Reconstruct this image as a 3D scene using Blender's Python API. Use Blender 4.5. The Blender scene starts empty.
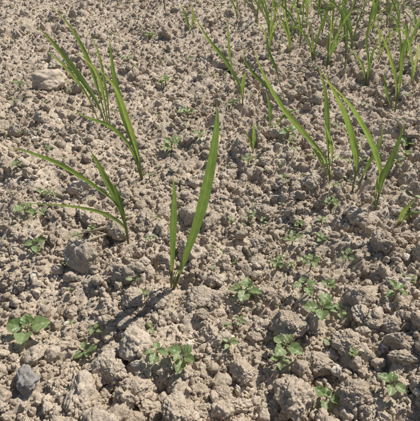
import bpy, math, random
import numpy as np
from mathutils import Vector
random.seed(7); rng=np.random.default_rng(7)
S=bpy.context.scene
CAMH=0.30; PITCH=math.radians(38); F=460.0
cP,sP=math.cos(PITCH),math.sin(PITCH)

# ---------------- noise ----------------
PERM=rng.permutation(256).astype(np.int64); G=rng.normal(size=(256,3)); G/=np.linalg.norm(G,axis=1)[:,None]
def perlin(x,y,z=0.0):
    x=np.asarray(x,float); y=np.asarray(y,float)
    flat=np.isscalar(z); s=lambda t:t*t*t*(t*(t*6-15)+10)
    xi=np.floor(x).astype(np.int64); yi=np.floor(y).astype(np.int64); fx,fy=x-xi,y-yi; u,v=s(fx),s(fy); out=0
    if flat:   # 2-D slice, z only chooses the pattern
        zi=int(z*10)
        for dx in (0,1):
            for dy in (0,1):
                g=G[PERM[(PERM[(PERM[(xi+dx)&255]+yi+dy)&255]+zi)&255]]
                d=g[...,0]*(fx-dx)+g[...,1]*(fy-dy)
                out=out+d*(u if dx else 1-u)*(v if dy else 1-v)
        return out*1.8
    z=np.asarray(z,float); zi=np.floor(z).astype(np.int64); fz=z-zi; w=s(fz)
    for dx in (0,1):
        for dy in (0,1):
            for dz in (0,1):
                g=G[PERM[(PERM[(PERM[(xi+dx)&255]+yi+dy)&255]+zi+dz)&255]]
                d=g[...,0]*(fx-dx)+g[...,1]*(fy-dy)+g[...,2]*(fz-dz)
                out=out+d*(u if dx else 1-u)*(v if dy else 1-v)*(w if dz else 1-w)
    return out*1.5
def h2(i,j,k):
    n=(i*73856093)^(j*19349663)^(k*83492791)
    n=(n^(n>>13))*1274126177; n=n&0x7fffffff; n=(n^(n>>16))
    return (n%100003)/100003.0
def domes(x,y,cell,seed):
    cx=np.floor(x/cell).astype(np.int64); cy=np.floor(y/cell).astype(np.int64)
    best=np.zeros_like(x)
    for dx in (-1,0,1):
        for dy in (-1,0,1):
            i=cx+dx; j=cy+dy
            px=(i+h2(i,j,seed))*cell; py=(j+h2(i,j,seed+1))*cell
            r=cell*(0.35+0.55*h2(i,j,seed+2)); a=0.35+0.65*h2(i,j,seed+3)
            q=1-((x-px)**2+(y-py)**2)/(r*r)
            best=np.maximum(best,np.minimum(np.sqrt(np.clip(q,0,1)),.55+.35*h2(j,i,seed+5))*r*a)
    return best
def H0(x,y):
    p1=perlin(x*300,y*300,2.3); p2=perlin(x*300,y*300,9.3)
    wx=x+0.005*perlin(x*70,y*70,1.3)+0.0016*p1
    wy=y+0.005*perlin(x*70,y*70,7.3)+0.0016*p2
    m=np.clip(0.6+1.1*perlin(x*6,y*6,4.1)+1.0*x-.25*(y-.5),0.15,1.25)
    h=0.018*perlin(x*2.2,y*2.2,3.7)+0.010*perlin(x*9,y*9,5.5)+0.006*perlin(x*28,y*28,8.5)
    h=h+m*0.72*domes(wx,wy,0.034,11)+0.8*domes(wx,wy,0.014,23)*(0.5+0.5*m)+0.75*domes(wx,wy,0.006,37)
    h=h+0.0018*perlin(x*120,y*120,0.5)+0.0012*perlin(x*420,y*420,0.9)
    return h
tx,ty=rng.uniform(-.4,.4,4000),rng.uniform(.15,1.2,4000)
HM=H0(tx,ty).mean()
def H(x,y): return H0(np.asarray(x,float),np.asarray(y,float))-HM
def Hs(x,y): return float(H(np.array([x]),np.array([y]))[0])
def ray(px,py):
    a=(px-210)/F; c=-(py-210.5)/F
    return np.array([a, cP+c*sP, -sP+c*cP])
def ground_pt(px,py):
    d=ray(px,py); z=0
    for _ in range(6):
        t=(CAMH-z)/-d[2]; z=0.5*z+0.5*Hs(*(d[:2]*t))
    return np.array([d[0]*t,d[1]*t,Hs(d[0]*t,d[1]*t)])
def plane_pt(px,py,yy):
    d=ray(px,py); t=yy/d[1]; return np.array([d[0]*t,yy,CAMH+d[2]*t])

# ---------------- materials ----------------
def newmat(n):
    m=bpy.data.materials.new(n); m.use_nodes=True; nt=m.node_tree; nt.nodes.clear()
    return m,nt,nt.nodes,nt.links
def ramp(N,stops):
    r=N.new('ShaderNodeValToRGB'); e=r.color_ramp.elements
    while len(e)<len(stops): e.new(0.5)
    for el,(p,c) in zip(e,stops): el.position=p; el.color=(*c,1)
    return r
def soil_mat(name,cols,bump=1.0,rnd=.16):
    m,nt,N,L=newmat(name)
    out=N.new('ShaderNodeOutputMaterial'); b=N.new('ShaderNodeBsdfPrincipled')
    b.inputs['Roughness'].default_value=0.95; b.inputs['Specular IOR Level'].default_value=0.1
    geo=N.new('ShaderNodeNewGeometry'); oi=N.new('ShaderNodeObjectInfo')
    def noise(sc,det=4,ro=.6):
        n=N.new('ShaderNodeTexNoise'); n.inputs['Scale'].default_value=sc; n.inputs['Detail'].default_value=det; n.inputs['Roughness'].default_value=ro
        L.new(geo.outputs['Position'],n.inputs['Vector']); return n
    n1=noise(30,3,.65); n2=noise(700,3,.72)
    r=ramp(N,cols)
    ad=N.new('ShaderNodeMath'); ad.operation='MULTIPLY_ADD'; L.new(oi.outputs['Random'],ad.inputs[0]); ad.inputs[1].default_value=rnd
    L.new(n1.outputs['Fac'],ad.inputs[2])
    sb=N.new('ShaderNodeMath'); sb.operation='SUBTRACT'; L.new(ad.outputs[0],sb.inputs[0]); sb.inputs[1].default_value=rnd*.45
    L.new(sb.outputs[0],r.inputs['Fac'])
    mx=N.new('ShaderNodeMix'); mx.data_type='RGBA'; mx.blend_type='MULTIPLY'; mx.inputs['Factor'].default_value=0.8
    r2=ramp(N,[(0.32,(0.68,0.65,0.61)),(0.66,(1.18,1.17,1.15))]); L.new(n2.outputs['Fac'],r2.inputs['Fac'])
    L.new(r.outputs['Color'],mx.inputs['A']); L.new(r2.outputs['Color'],mx.inputs['B'])
    L.new(mx.outputs['Result'],b.inputs['Base Color'])
    b1=N.new('ShaderNodeBump'); b1.inputs['Strength'].default_value=1.0; b1.inputs['Distance'].default_value=0.0016*bump; L.new(n2.outputs['Fac'],b1.inputs['Height'])
    L.new(b1.outputs['Normal'],b.inputs['Normal']); L.new(b.outputs[0],out.inputs[0])
    return m
SOIL=soil_mat('dry_soil',[(0.25,(0.41,0.337,0.255)),(0.5,(0.56,0.472,0.37)),(0.75,(0.67,0.58,0.47))])
STONE_T=soil_mat('tan_stone_mat',[(0.2,(0.50,0.41,0.32)),(0.8,(0.60,0.51,0.41))],0.4)
STONE_G=soil_mat('grey_stone_mat',[(0.2,(0.27,0.255,0.235)),(0.8,(0.36,0.34,0.315))],0.35)
PEB=soil_mat('pebble_mat',[(0.2,(0.42,0.36,0.29)),(0.5,(0.58,0.51,0.42)),(0.8,(0.74,0.68,0.59))],0.3,.6)
def leaf_mat(name,trans,stripes):
    m,nt,N,L=newmat(name)
    out=N.new('ShaderNodeOutputMaterial'); b=N.new('ShaderNodeBsdfPrincipled'); b.inputs['Roughness'].default_value=0.42; b.inputs['Specular IOR Level'].default_value=0.45
    at=N.new('ShaderNodeAttribute'); at.attribute_name='Col'
    uv=N.new('ShaderNodeUVMap'); uv.uv_map='UVMap'; sep=N.new('ShaderNodeSeparateXYZ'); L.new(uv.outputs[0],sep.inputs[0])
    geo=N.new('ShaderNodeNewGeometry'); nz=N.new('ShaderNodeTexNoise'); nz.inputs['Scale'].default_value=220; nz.inputs['Detail'].default_value=3; L.new(geo.outputs['Position'],nz.inputs['Vector'])
    mr=N.new('ShaderNodeMapRange'); mr.inputs['To Min'].default_value=.7; mr.inputs['To Max'].default_value=1.3; L.new(nz.outputs['Fac'],mr.inputs['Value'])
    s=N.new('ShaderNodeMath'); s.operation='MULTIPLY'; s.inputs[1].default_value=55 if stripes else 0; L.new(sep.outputs[0],s.inputs[0])
    si=N.new('ShaderNodeMath'); si.operation='SINE'; L.new(s.outputs[0],si.inputs[0])
    sm=N.new('ShaderNodeMath'); sm.operation='MULTIPLY_ADD'; sm.inputs[1].default_value=0.10; L.new(si.outputs[0],sm.inputs[0]); L.new(mr.outputs[0],sm.inputs[2])
    mx=N.new('ShaderNodeVectorMath'); mx.operation='SCALE'; L.new(at.outputs['Color'],mx.inputs[0]); L.new(sm.outputs[0],mx.inputs['Scale'])
    L.new(mx.outputs[0],b.inputs['Base Color'])
    bp=N.new('ShaderNodeBump'); bp.inputs['Strength'].default_value=.5; bp.inputs['Distance'].default_value=0.0003; L.new(sm.outputs[0],bp.inputs['Height']); L.new(bp.outputs[0],b.inputs['Normal'])
    t=N.new('ShaderNodeBsdfTranslucent'); tm=N.new('ShaderNodeVectorMath'); tm.operation='MULTIPLY'; tm.inputs[1].default_value=(1.6,1.65,0.85); L.new(mx.outputs[0],tm.inputs[0]); L.new(tm.outputs[0],t.inputs['Color'])
    ms=N.new('ShaderNodeMixShader'); ms.inputs[0].default_value=trans; L.new(b.outputs[0],ms.inputs[1]); L.new(t.outputs[0],ms.inputs[2]); L.new(ms.outputs[0],out.inputs[0])
    return m
BLADE=leaf_mat('wheat_leaf',0.45,True); WEED=leaf_mat('weed_leaf',0.32,False)
mst,nt,N,L=newmat('straw_mat'); o=N.new('ShaderNodeOutputMaterial'); b=N.new('ShaderNodeBsdfPrincipled'); b.inputs['Roughness'].default_value=.7
nz=N.new('ShaderNodeTexNoise'); nz.inputs['Scale'].default_value=200; r=ramp(N,[(.3,(.42,.34,.22)),(.7,(.66,.58,.43))]); L.new(nz.outputs['Fac'],r.inputs['Fac']); L.new(r.outputs[0],b.inputs['Base Color']); L.new(b.outputs[0],o.inputs[0]); STRAW=mst

# ---------------- mesh helper ----------------
def mkmesh(name,V,Fc,mat,smooth=True,cols=None,uvs=None):
    me=bpy.data.meshes.new(name); me.from_pydata([tuple(v) for v in V],[],Fc)
    me.polygons.foreach_set('use_smooth',[smooth]*len(me.polygons))
    if cols is not None:
        a=me.color_attributes.new('Col','FLOAT_COLOR','POINT'); a.data.foreach_set('color',np.array([(*c,1) for c in cols],dtype=np.float32).ravel())
    if uvs is not None:
        ul=me.uv_layers.new(name='UVMap'); idx=np.empty(len(me.loops),dtype=np.int32); me.loops.foreach_get('vertex_index',idx)
        ul.data.foreach_set('uv',np.array(uvs,dtype=np.float32)[idx].ravel())
    me.materials.append(mat); me.update(); return me
def link(name,me):
    ob=bpy.data.objects.new(name,me); S.collection.objects.link(ob); return ob

# ---------------- ground sheet ----------------
def march(p,end,base,g1,mid,g2):
    out=[];s=base
    while p<end: 
        s*=g1 if p<mid else g2; p+=s; out.append(p)
    return out
xp=march(.3,60,.0012,1.0042,1.4,1.06); xs=np.array([-v for v in xp[::-1]]+list(np.arange(-.3,.3001,.0012))+xp)
yp=march(.35,60,.0010,1.0028,1.9,1.06); yn=march(-.12,60,.002,1.05,1.,1.1)
ys=np.array([-v for v in yn[::-1]]+list(np.arange(.12,.3501,.0010))+yp)
X,Y=np.meshgrid(xs,ys); Z=H(X.ravel(),Y.ravel())
nx,ny=len(xs),len(ys); print('grid',nx,ny)
co=np.stack([X.ravel(),Y.ravel(),Z],1).astype(np.float32)
me=bpy.data.meshes.new('ground'); me.vertices.add(len(co)); me.vertices.foreach_set('co',co.ravel())
ii,jj=np.meshgrid(np.arange(nx-1),np.arange(ny-1)); a=(jj*nx+ii).ravel()
q=np.stack([a,a+1,a+nx+1,a+nx],1).astype(np.int32); nf=len(q)
me.loops.add(nf*4); me.polygons.add(nf); me.loops.foreach_set('vertex_index',q.ravel()); me.polygons.foreach_set('loop_start',np.arange(0,nf*4,4,dtype=np.int32))
me.update(calc_edges=True); me.polygons.foreach_set('use_smooth',np.ones(nf,bool)); me.materials.append(SOIL)
link('ground',me)

# where plants stand: no big clods on top of them
WL=[(30,338,28,5),(92,356,10,4),(158,360,17,5),(184,366,20,6),(246,298,18,6),(283,354,21,4),(278,368,13,4),(320,318,19,6),(303,294,14,5),(324,406,17,5),(388,392,18,5),(393,299,17,5),(310,270,13,5),(292,244,12,5),(287,143,14,6),(172,152,13,5),(188,118,12,6),(38,250,12,5),(28,218,14,4),(44,218,9,4),(76,244,9,4),(166,85,11,5),(330,208,11,5),(96,336,9,4),(22,92,9,4),(145,300,7,4),(338,318,11,4),(248,165,10,4),(200,140,9,4),(405,150,10,4),(276,270,9,4),(345,262,9,4),(232,108,9,5),(128,62,8,4),(150,40,8,4),(320,245,9,4)]
BASES=[(173,288),(129,245),(143,179),(108,128),(331,182),(353,192),(375,208),(243,106),(285,100),(270,134),(253,153),(395,112),(367,86),(397,226),(190,34)]
KO=np.array([ground_pt(*p)[:2] for p in BASES]+[ground_pt(p[0],p[1])[:2] for p in WL]); KR=np.array([.004]*len(BASES)+[.003]*len(WL))
STP=[ground_pt(54,88)[:2],ground_pt(27,384)[:2],ground_pt(78,240)[:2]]; KO=np.vstack([KO]+[s[None] for s in STP]); KR=np.concatenate([KR,[.02,.008,.01]])
def clear(x,y,sz):
    d=np.sqrt((x[:,None]-KO[None,:,0])**2+(y[:,None]+sz[:,None]*.5-KO[None,:,1])**2); d2=np.sqrt((x[:,None]-KO[None,:,0])**2+(y[:,None]-KO[None,:,1])**2)
    return (np.minimum(d,d2)-KR[None]>sz[:,None]*.6).all(1)

# ---------------- clods ----------------
import bmesh
def ico(sub):
    bm=bmesh.new(); bmesh.ops.create_icosphere(bm,subdivisions=sub,radius=1.0)
    v=np.array([x.co[:] for x in bm.verts]); f=[[w.index for w in p.verts] for p in bm.faces]; bm.free(); return v,f
def worley3(p,cell,seed):
    c=np.floor(p/cell).astype(np.int64); best=np.full(len(p),9.)
    for dx in (-1,0,1):
        for dy in (-1,0,1):
            for dz in (-1,0,1):
                i,j,k=c[:,0]+dx,c[:,1]+dy,c[:,2]+dz; s=k*31+seed
                q=np.stack([i+h2(i,j,s),j+h2(i,j,s+7),k+h2(i,j,s+13)],1)*cell
                best=np.minimum(best,np.linalg.norm(p-q,axis=1))
    return best/cell
def clod(sub,seed,rough=1.0,flat=1.0,nplanes=11):
    v,f=ico(sub); r0=np.random.default_rng(seed)
    n=r0.normal(size=(nplanes,3)); n/=np.linalg.norm(n,axis=1)[:,None]; d=r0.uniform(.6,1.05,nplanes)
    dots=v@n.T; r=np.where(dots>0.05,d/np.maximum(dots,.05),9.)
    k=16.; rr=-np.log(np.exp(-k*np.minimum(r,1.25)).sum(1)+np.exp(-k*1.15))/k
    rr=np.maximum(rr,.3); p=v*rr[:,None]; o=r0.uniform(0,90,3)
    q=p+o
    disp=0.20*perlin(q[:,0]*1.6,q[:,1]*1.6,q[:,2]*1.6)+0.15*perlin(q[:,0]*3.7,q[:,1]*3.7,q[:,2]*3.7)
    if rough>0:
        disp=disp+rough*(0.15*(0.5-worley3(q,.5,3))+0.08*(0.5-worley3(q,.2,5))+.09*perlin(q[:,0]*8,q[:,1]*8,q[:,2]*8)+.055*perlin(q[:,0]*18,q[:,1]*18,q[:,2]*18))
    p=p+v*disp[:,None]; p[:,2]*=flat; return p,f
def inst_collection(name,n,sub,seed,rough,smooth=True,mat=None,planes=11):
    c=bpy.data.collections.new(name)
    for i in range(n):
        p,f=clod(sub,seed+i,rough,1,planes); me=mkmesh(f'{name}_{i:02d}',p*0.5,f,mat or SOIL,smooth); c.objects.link(bpy.data.objects.new(f'{name}_{i:02d}',me))
    return c
def scatter(name,coll,pos,rot,scl,idx):
    me=bpy.data.meshes.new(name); me.from_pydata(pos.tolist(),[],[])
    for an,t,val in (('rot','FLOAT_VECTOR',rot),('scl','FLOAT_VECTOR',scl)):
        a=me.attributes.new(an,t,'POINT'); a.data.foreach_set('vector',val.astype(np.float32).ravel())
    a=me.attributes.new('idx','INT','POINT'); a.data.foreach_set('value',idx.astype(np.int32))
    ob=link(name,me); ng=bpy.data.node_groups.new(name+'_gn','GeometryNodeTree')
    ng.interface.new_socket('Geometry',in_out='INPUT',socket_type='NodeSocketGeometry'); ng.interface.new_socket('Geometry',in_out='OUTPUT',socket_type='NodeSocketGeometry')
    gi=ng.nodes.new('NodeGroupInput'); go=ng.nodes.new('NodeGroupOutput'); ip=ng.nodes.new('GeometryNodeInstanceOnPoints'); ci=ng.nodes.new('GeometryNodeCollectionInfo')
    ci.inputs['Collection'].default_value=coll; ci.inputs['Separate Children'].default_value=True; ci.inputs['Reset Children'].default_value=True
    ip.inputs['Pick Instance'].default_value=True
    def na(n,t):
        x=ng.nodes.new('GeometryNodeInputNamedAttribute'); x.data_type=t; x.inputs['Name'].default_value=n; return [o for o in x.outputs if o.enabled and o.name=='Attribute'][0]
    l=ng.links.new; l(gi.outputs[0],ip.inputs['Points']); l(ci.outputs[0],ip.inputs['Instance']); l(na('idx','INT'),ip.inputs['Instance Index']); l(na('rot','FLOAT_VECTOR'),ip.inputs['Rotation']); l(na('scl','FLOAT_VECTOR'),ip.inputs['Scale']); l(ip.outputs[0],go.inputs[0])
    md=ob.modifiers.new('instances','NODES'); md.node_group=ng; return ob
def pts(n,ylo,yhi,power=1.0):
    y=ylo+(yhi-ylo)*rng.random(n)**power; x=(rng.random(n)*2-1)*(0.24+0.55*y); return x,y
big=inst_collection('clod_shape',12,5,100,1.1); mids=inst_collection('lump_shape',10,4,200,1.1); small=inst_collection('crumb_shape',8,2,300,.8,False)
peb=inst_collection('pebble_shape',6,4,400,.12,True,PEB,14)
def do(name,coll,nv,x,y,size,sink):
    k=clear(x,y,size); x,y,size=x[k],y[k],size[k]
    n=len(x); z=H(x,y)+sink*size
    sc=size[:,None]*rng.uniform(.72,1.28,(n,3)); sc[:,2]*=.9
    scatter(name,coll,np.stack([x,y,z],1),rng.uniform(0,6.28,(n,3)),sc,rng.integers(0,nv,n))
x,y=pts(2900,0.08,2.6,1.35); dens=np.clip(.45+1.2*perlin(x*6,y*6,4.1)+1.2*x-.35*(y-.5),.05,1); k=rng.random(len(x))<dens; x,y=x[k],y[k]
sz=np.clip(0.012+0.005*rng.exponential(1.0,len(x)),0,.030)
do('soil_clods',big,12,x,y,sz,.15)
x,y=pts(18000,0.08,2.3,1.3); sz=np.clip(0.0042+0.0024*rng.exponential(1.0,len(x)),0,.012)
do('soil_lumps',mids,10,x,y,sz,.22)
x,y=pts(70000,0.08,1.6,1.7); sz=np.clip(0.0015+0.0011*rng.exponential(1.0,len(x)),0,.0045)
do('soil_crumbs',small,8,x,y,sz,.25)
x,y=pts(900,0.08,1.8,1.2); sz=np.clip(0.003+0.0022*rng.exponential(1.0,len(x)),0,.011)
do('pebbles',peb,6,x,y,sz,.35)

# ---------------- plants ----------------
CAM=np.array([0,0,CAMH])
def catmull(P,n):
    P=[P[0]*2-P[1]]+list(P)+[P[-1]*2-P[-2]]; out=[]; m=len(P)-3
    for i in range(n+1):
        t=i/n*m; k=min(int(t),m-1); u=t-k; a,b,c,d=P[k:k+4]
        out.append(.5*((2*b)+(c-a)*u+(2*a-5*b+4*c-d)*u*u+(-a+3*b-3*c+d)*u**3))
    return np.array(out)
class MB:
    def __init__(s): s.V=[];s.F=[];s.C=[];s.U=[]
    def strip(s,rows,cols,us):
        b=len(s.V); n=len(rows[0])
        for i,r in enumerate(rows):
            for j,p in enumerate(r): s.V.append(p); s.C.append(cols[i][j] if isinstance(cols[i],list) else cols[i]); s.U.append((us[j],i/len(rows)))
        for i in range(len(rows)-1):
            for j in range(n-1): s.F.append([b+i*n+j,b+i*n+j+1,b+(i+1)*n+j+1,b+(i+1)*n+j])
    def tube(s,P,R,cols,n=7):
        rows=[]
        for i,p in enumerate(P):
            t=P[min(i+1,len(P)-1)]-P[max(i-1,0)]; t=t/(np.linalg.norm(t)+1e-9)
            a=np.cross(t,[0.3,0.9,0.2]); a/=np.linalg.norm(a); b=np.cross(t,a)
            rows.append([p+R[i]*(math.cos(k/n*6.28319)*a+math.sin(k/n*6.28319)*b) for k in range(n+1)])
        s.strip(rows,cols,[.0]*(n+1))
def lerp(a,b,t): return tuple(x+(y-x)*t for x,y in zip(a,b))
GREENS=[(.155,.22,.07),(.19,.26,.085),(.125,.185,.06),(.225,.285,.095)]
def blade(mb,P,width,stem=0.18,col=None,twist=0.,tw2=.5,facing=None,n=34,fold=.32,dry=None):
    col=col or random.choice(GREENS); dry=random.random() if dry is None else dry
    C=catmull([np.array(p) for p in P],n); L=len(C); k=int(stem*L)
    base=(.27,.16,.10); pale=(.30,.32,.15)
    if k>1:
        mb.tube(C[:k+2],[width*.15*(1-.25*i/k) for i in range(k+2)],[lerp(lerp(base,pale,min(1,i/k*2.2)),col,max(0,i/k*1.3-.4)) if i/k<1 else col for i in range(k+2)])
    st=max(0,k-2); rows=[];cols=[]; m=L-st
    prof=lambda u: (min(1,(.2+.8*min(1,u/.42)**.9))*(1-max(0,(u-.42)/.58)**1.6))
    vs=[-1,-.55,-.12,.0,.12,.55,1]
    for i in range(st,L):
        u=(i-st)/(m-1); t=C[min(i+1,L-1)]-C[max(i-1,0)]; t/=np.linalg.norm(t)+1e-9
        vw=(CAM-C[i]) if facing is None else facing; vw=vw/np.linalg.norm(vw)
        w=np.cross(t,vw); w/=np.linalg.norm(w)+1e-9; nn=np.cross(w,t)
        an=twist+tw2*(u-.4)*2; w2=w*math.cos(an)+nn*math.sin(an); n2=np.cross(w2,t)
        W=max(width*.5*prof(u),1e-5); fd=fold+(1-min(1,u/.25))*.9
        ts=.93-.2*dry
        c0=lerp(pale,col,min(1,.35+u*3)); tipc=lerp(c0,(.42,.38,.18),min(.9,max(0,(u-ts)/(1.001-ts))))
        rows.append([C[i]+w2*W*v*math.cos(fd*.6)+n2*W*abs(v)*math.sin(fd)*-.8+n2*W*.06*math.sin(i*.7+v*3) for v in vs])
        cols.append([lerp(tipc,(.3,.36,.16),.5) if abs(v)<.05 else tipc for v in vs])
    mb.strip(rows,cols,[(v+1)/2 for v in vs])
def px_blade(mb,pl,wpx,lean=0.0,**kw):
    g=ground_pt(*pl[0]); g[2]-=0.004; P=[g]
    n=len(pl)-1
    for i,p in enumerate(pl[1:],1): P.append(plane_pt(p[0],p[1],g[1]+lean*(i/n)**1.4))
    depth=g[1]*cP+(CAMH-g[2])*sP
    blade(mb,P,wpx*.74/F*depth,**kw)
def plant(name,blades):
    mb=MB()
    for bl in blades:
        px_blade(mb,bl[0],bl[1],**(bl[2] if len(bl)>2 else {}))
    return link(name,mkmesh(name,mb.V,mb.F,BLADE,True,mb.C,mb.U))
W='wheat_seedling'
plant(W,[([(173,288),(184,260),(199,216),(210,168),(216,128),(217,103)],13.4,dict(lean=.012,stem=.1,tw2=.35,twist=.25,col=(.155,.225,.075),dry=0,fold=.45)),
         ([(171,287),(172,262),(173,225),(174,198),(173,174)],9.6,dict(lean=-.01,stem=.15,tw2=.3,twist=.5,col=(.12,.18,.06))),
         ([(172,288),(176,274),(187,256),(192,236)],4,dict(lean=.01,stem=.5,col=(.15,.2,.07)))])
plant(W,[([(129,245),(124,222),(114,196),(99,166),(90,150)],8.5,dict(lean=.01,stem=.3,tw2=.4,twist=.3)),
         ([(129,245),(122,213),(100,190),(60,165),(30,153),(6,147)],7,dict(lean=-.01,stem=.28,twist=.7,tw2=.3)),
         ([(128,245),(125,228),(104,214),(66,206),(8,203)],6.5,dict(lean=.02,stem=.15,twist=.6,col=(.19,.25,.1))),
         ([(129,245),(126,222),(118,196),(112,182)],6,dict(stem=.35,col=(.11,.17,.055)))])
plant(W,[([(143,179),(136,152),(124,116),(114,76),(109,33)],8.5,dict(lean=.02,stem=.2,tw2=.6)),
         ([(143,179),(139,158),(130,128),(116,90),(96,66)],6.5,dict(lean=-.01,stem=.2,twist=.4)),
         ([(142,178),(132,150),(112,128),(88,118),(70,108)],5.5,dict(lean=-.02,stem=.15,twist=.5)),
         ([(141,178),(135,158),(127,140)],4,dict(stem=.5))])
plant(W,[([(107,128),(98,104),(78,74),(54,44),(34,24)],7,dict(lean=.02,stem=.15,tw2=.6)),
         ([(108,127),(100,96),(88,60),(72,30),(52,6)],6,dict(lean=.03,stem=.2,twist=.4)),
         ([(109,128),(104,98),(96,72),(78,52)],5.5,dict(lean=-.01,stem=.2,twist=.3)),
         ([(100,122),(86,94),(64,66),(44,50)],5,dict(lean=0,stem=.2,twist=.5)),
         ([(110,127),(108,104),(104,80),(98,52),(84,22)],4.5,dict(lean=.05,stem=.2,twist=.6))])
plant(W,[([(331,182),(325,160),(308,138),(282,108),(262,72),(252,44)],7,dict(lean=.03,stem=.15,twist=.35)),
         ([(331,182),(328,150),(327,122),(325,92),(318,66)],6,dict(lean=.02,stem=.2)),
         ([(329,182),(322,162),(310,146)],5,dict(stem=.3)),
         ([(330,182),(332,160),(330,140),(322,118)],4,dict(stem=.3,lean=-.02))])
plant(W,[([(352,192),(357,160),(350,130),(338,100),(320,68)],8,dict(lean=.03,stem=.15,tw2=.5,col=(.22,.3,.1))),
         ([(353,192),(355,165),(352,145),(346,116),(336,96)],6,dict(lean=-.01,stem=.2,twist=.4)),
         ([(357,190),(366,168),(378,146),(384,122)],6,dict(lean=.02,stem=.2,twist=.4))])
plant(W,[([(375,208),(381,180),(372,145),(350,106),(328,82)],7.5,dict(lean=.04,stem=.15,twist=.3,col=(.22,.3,.1))),
         ([(376,208),(383,178),(395,150),(406,118)],7.5,dict(lean=.02,stem=.15)),
         ([(375,207),(377,185),(385,165)],5,dict(stem=.3))])
plant(W,[([(243,106),(240,86),(226,62),(206,36),(192,12)],5,dict(lean=.04,stem=.15)),
         ([(243,106),(243,84),(246,70)],5,dict(stem=.2,col=(.22,.3,.1))),
         ([(241,106),(232,70),(228,40),(228,6)],4,dict(lean=.03,stem=.3,twist=.6))])
plant(W,[([(285,100),(268,88),(252,72),(240,54)],5,dict(lean=.03,stem=.15)),([(285,100),(276,70),(268,50),(266,30)],4,dict(lean=.03))])
plant(W,[([(270,134),(270,112),(266,92)],4.5,{}),([(270,134),(284,116),(300,108)],4,dict(lean=.01))])
plant(W,[([(253,153),(254,138),(253,122)],5,dict(col=(.22,.3,.1))),([(253,153),(250,140),(243,130)],3,{})])
plant(W,[([(395,112),(396,84),(390,58),(378,26)],5,dict(lean=.03)),([(395,112),(400,80),(402,52),(410,28)],5,dict(lean=.03,twist=.4)),([(394,111),(386,92),(384,70)],4,{})])
plant(W,[([(367,86),(370,62),(377,40)],4,{}),([(367,86),(362,66),(350,48)],4,dict(lean=.02)),([(367,86),(368,60),(366,40),(372,18)],3.5,dict(lean=.03))])
plant(W,[([(397,226),(403,212),(416,198)],6,{}),([(397,226),(409,214),(424,212)],5,{})])
plant(W,[([(190,34),(187,20),(180,4)],3.5,{}),([(190,34),(193,18),(191,2)],3.5,{})])
mb=MB()
def tuft(x,y,n,hh):
    z=Hs(x,y)-.004
    for _ in range(n):
        a=random.uniform(0,6.28); hgt=hh*random.uniform(.6,1.15); ln=random.uniform(.15,.75)*hgt; dx,dy=math.cos(a)*ln-.2*hgt,math.sin(a)*ln*.7
        P=[np.array([x,y,z]),np.array([x+dx*.12,y+dy*.12,z+hgt*.4]),np.array([x+dx*.5,y+dy*.5,z+hgt*.8]),np.array([x+dx,y+dy,z+hgt*random.uniform(.75,1.0)])]
        blade(mb,P,random.uniform(.0028,.0044),stem=.15,twist=random.uniform(-.7,.7),facing=np.array([random.uniform(-.5,.5),-1,.4]),n=14)
for (px,py) in [(286,30),(276,22),(300,48),(306,30),(330,42),(318,20),(340,26),(352,56),(262,12),(398,34),(386,46),(360,20),(378,14),(405,60),(245,10),(296,12),(342,8),(392,8),(322,6),(312,62),(290,58),(270,40),(344,74),(410,88),(372,34),(330,14),(354,10),(306,8),(282,8),(386,28),(166,14),(150,8),(222,8),(402,14),(368,6),(334,56),(322,34),(292,40),(256,24),(238,22),(415,44),(378,62),(130,6),(104,10),(268,60),(326,70),(398,72),(344,42),(364,46)]:
    g=ground_pt(px,py); tuft(g[0],g[1],random.randint(2,4) if px>240 else 2,.12)
for row in range(-4,10):
    for i in range(34):
        y=1.25+i*.06+random.uniform(-.03,.03); x=0.08+row*.14+.25*(y-1.2)+random.uniform(-.02,.02)
        if random.random()<.85 and (row>=0 or random.random()<.5): tuft(x,y,random.randint(2,4),.13)
link('wheat_rows',mkmesh('wheat_rows',mb.V,mb.F,BLADE,True,mb.C,mb.U))

# ---------------- broadleaf weeds ----------------
WG=[(.26,.33,.15),(.22,.30,.12),(.30,.36,.18),(.19,.265,.10)]
def leaf(mb,o,az,el,length,width,col,pet=.35,droop=.4,roll=0.,NL=13,nv=9):
    d=np.array([math.cos(az)*math.cos(el),math.sin(az)*math.cos(el),math.sin(el)]); s=np.cross(d,[0,0,1]); s/=np.linalg.norm(s); up=np.cross(s,d)
    s,up=s*math.cos(roll)+up*math.sin(roll),up*math.cos(roll)-s*math.sin(roll)
    pl=length*pet; Pp=[o+d*pl*t+up*pl*.15*math.sin(t*3.14) for t in np.linspace(0,1,6)]
    mb.tube(Pp,[width*.055]*6,[lerp((.25,.19,.12),col,.5)]*6,6)
    b=o+d*pl; rows=[];cols=[]; vs=np.linspace(-1,1,nv); ph=random.uniform(0,6)
    for i in range(NL):
        u=i/(NL-1); w=max(.02,(math.sin(math.pi*min(1,u*.93+.05)**.82))**.75)*width*.5*(1+.06*math.sin(u*26+ph))
        ax=b+d*length*(u)*.95-up*droop*length*u*u*.5
        rows.append([ax+s*w*v+up*(abs(v)**1.3*w*.4+.07*w*math.sin(u*14+v*5+ph)-.09*w*math.cos(abs(v)*9-u*20)) for v in vs])
        cols.append([lerp(col,(.38,.43,.25),.5) if abs(v)<.05 else lerp(col,(.12,.18,.06),.3*abs(math.sin(u*9-abs(v)*4))) for v in vs])
    mb.strip(rows,cols,[(v+1)/2 for v in vs])
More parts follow.
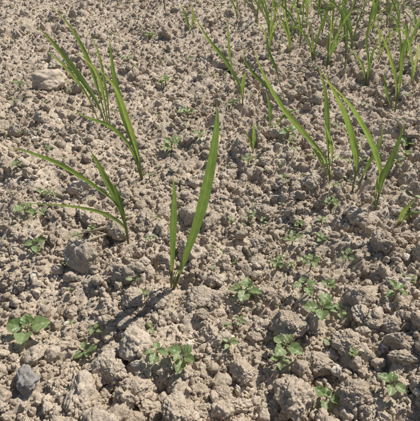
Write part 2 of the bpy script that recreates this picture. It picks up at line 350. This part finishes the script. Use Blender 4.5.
def weed(mb,g,R,n,seed,lift=.006,wid=.68,**kw):
    random.seed(seed); a0=random.uniform(0,6.28); top=g+np.array([0,0,lift]); bt=g-np.array([0,0,.006])
    mb.tube([bt,(bt+top)/2,top+np.array([0,0,.001])],[R*.05]*3,[(.25,.19,.12)]*3)
    wid*=random.uniform(.8,1.08)
    for i in range(n):
        inner=i>=4; L=R*(random.uniform(.7,1.05) if not inner else random.uniform(.35,.65))
        leaf(mb,top+np.array([0,0,.0015*(i//2)]),a0+(i%2)*math.pi+(i//2)*1.45+random.uniform(-.25,.25),random.uniform(.05,.6)+(.35 if inner else 0),L*.72,L*wid*random.uniform(.85,1.1),random.choice(WG),droop=random.uniform(.1,.8),roll=random.uniform(-.4,.4),**kw)
for k,(px,py,r,n) in enumerate(WL):
    g=ground_pt(px,py); g[2]+=.002; dep=g[1]*cP+(CAMH-g[2])*sP; mb=MB(); weed(mb,g,r/F*dep,n,500+k,lift=.008 if r>12 else .005)
    link('weed_seedling',mkmesh('weed_seedling',mb.V,mb.F,WEED,True,mb.C,mb.U))
mb=MB(); R2=np.random.default_rng(31); cnt=0
while cnt<800:
    y=.2+1.9*R2.random(); x=(R2.random()*2-1)*(0.2+.5*y); ok=R2.random()<.35+.45*(x>-.03); R=.0035+.006*R2.random()**1.3; nn=int(R2.choice([2,4,4,5]))
    if ok: weed(mb,np.array([x,y,Hs(x,y)+.003]),R,nn,2000+cnt,lift=.004,NL=7,nv=5); cnt+=1
link('tiny_weed_sprouts',mkmesh('tiny_weed_sprouts',mb.V,mb.F,WEED,True,mb.C,mb.U))

# ---------------- stones, big clods, straw ----------------
def rock(name,px,py,wpx,dims,seed,mat,rough,rotz,sub=5,sink=.2,planes=9,tilt=(0,0)):
    g=ground_pt(px,py); dep=g[1]*cP+(CAMH-g[2])*sP; s=wpx/F*dep; p,f=clod(sub,seed,rough,1,planes)
    ob=link(name,mkmesh(name,p*.5*np.array(dims),f,mat)); ob.scale=(s,s,s); ob.location=(g[0],g[1],g[2]+s*dims[2]*sink); ob.rotation_euler=(tilt[0],tilt[1],rotz); return ob
rock('tan_stone',53,88,34,(1,.8,.55),41,STONE_T,.3,.2,sink=.3,tilt=(.2,.1))
rock('grey_stone',27,383,31,(.9,1.05,.65),43,STONE_G,.12,.3,sink=.22,planes=14)
for k,(px,py,w) in enumerate([(290,330,36),(296,400,44),(133,300,23),(352,398,32),(224,400,23),(178,412,32),(345,345,28),(380,250,28),(232,258,20),(205,300,21),(258,246,18),(398,345,28),(140,398,24),(240,374,25),(262,216,20),(262,330,20),(210,335,21),(372,322,22),(318,366,26),(118,372,22)]):
    rock('soil_clod',px,py,w,(1,.9,.8),60+k,SOIL,1.0,k*1.1,sub=6,sink=.25,planes=10)
def straw(mb,g,az,ln,r,bend=.1,up=.002):
    P=[np.array([g[0]+math.cos(az)*ln*t,g[1]+math.sin(az)*ln*t+bend*ln*t*(1-t),0]) for t in np.linspace(0,1,8)]
    z=[Hs(p[0],p[1]) for p in P]; zz=np.polyval(np.polyfit(range(8),z,1),range(8)); zz=zz+max(0,max(np.array(z)-zz))*.8+up
    for p,q in zip(P,zz): p[2]=q+r
    mb.tube(P,[r]*7+[r*.4],[(.4,.3,.2)]*8,6)
mb=MB(); g=ground_pt(72,240); straw(mb,g,.05,.05,.0012,.2,.003); straw(mb,ground_pt(80,254),.6,.035,.0009,.1,.002); straw(mb,ground_pt(84,236),-.35,.03,.0007,.3,.003)
link('dry_straw',mkmesh('dry_straw',mb.V,mb.F,STRAW,True,mb.C,mb.U))
mb=MB(); random.seed(5)
for _ in range(150):
    y=random.uniform(.18,1.6); x=random.uniform(-1,1)*(.2+.5*y); straw(mb,(x,y),random.uniform(0,6.28),random.uniform(.006,.022),random.uniform(.0003,.0006),random.uniform(-.3,.3),.002)
link('straw_debris',mkmesh('straw_debris',mb.V,mb.F,STRAW,True,mb.C,mb.U))

# ---------------- light ----------------
AZ=math.radians(52); EL=math.radians(52)
w=bpy.data.worlds.new('World'); S.world=w; w.use_nodes=True; nt=w.node_tree; bg=nt.nodes['Background']; sky=nt.nodes.new('ShaderNodeTexSky'); sky.sky_type='NISHITA'; sky.sun_disc=False; sky.sun_elevation=EL; sky.sun_rotation=AZ
nt.links.new(sky.outputs[0],bg.inputs[0]); bg.inputs[1].default_value=.085
sl=bpy.data.lights.new('sun','SUN'); sl.energy=5.0; sl.angle=math.radians(.5); sl.color=(1,.95,.87); so=bpy.data.objects.new('sun',sl); S.collection.objects.link(so)
d=Vector((math.sin(AZ)*math.cos(EL),math.cos(AZ)*math.cos(EL),math.sin(EL))); so.rotation_euler=d.to_track_quat('Z','Y').to_euler(); so.location=d*5
cd=bpy.data.cameras.new('camera'); cd.sensor_width=36; cd.lens=36*F/420; cd.clip_start=.005; cd.clip_end=300
co=bpy.data.objects.new('camera',cd); S.collection.objects.link(co); co.location=(0,0,CAMH); co.rotation_euler=(math.radians(90)-PITCH,0,0); S.camera=co
S.view_settings.view_transform='Standard'; S.view_settings.look='None'; S.view_settings.exposure=0
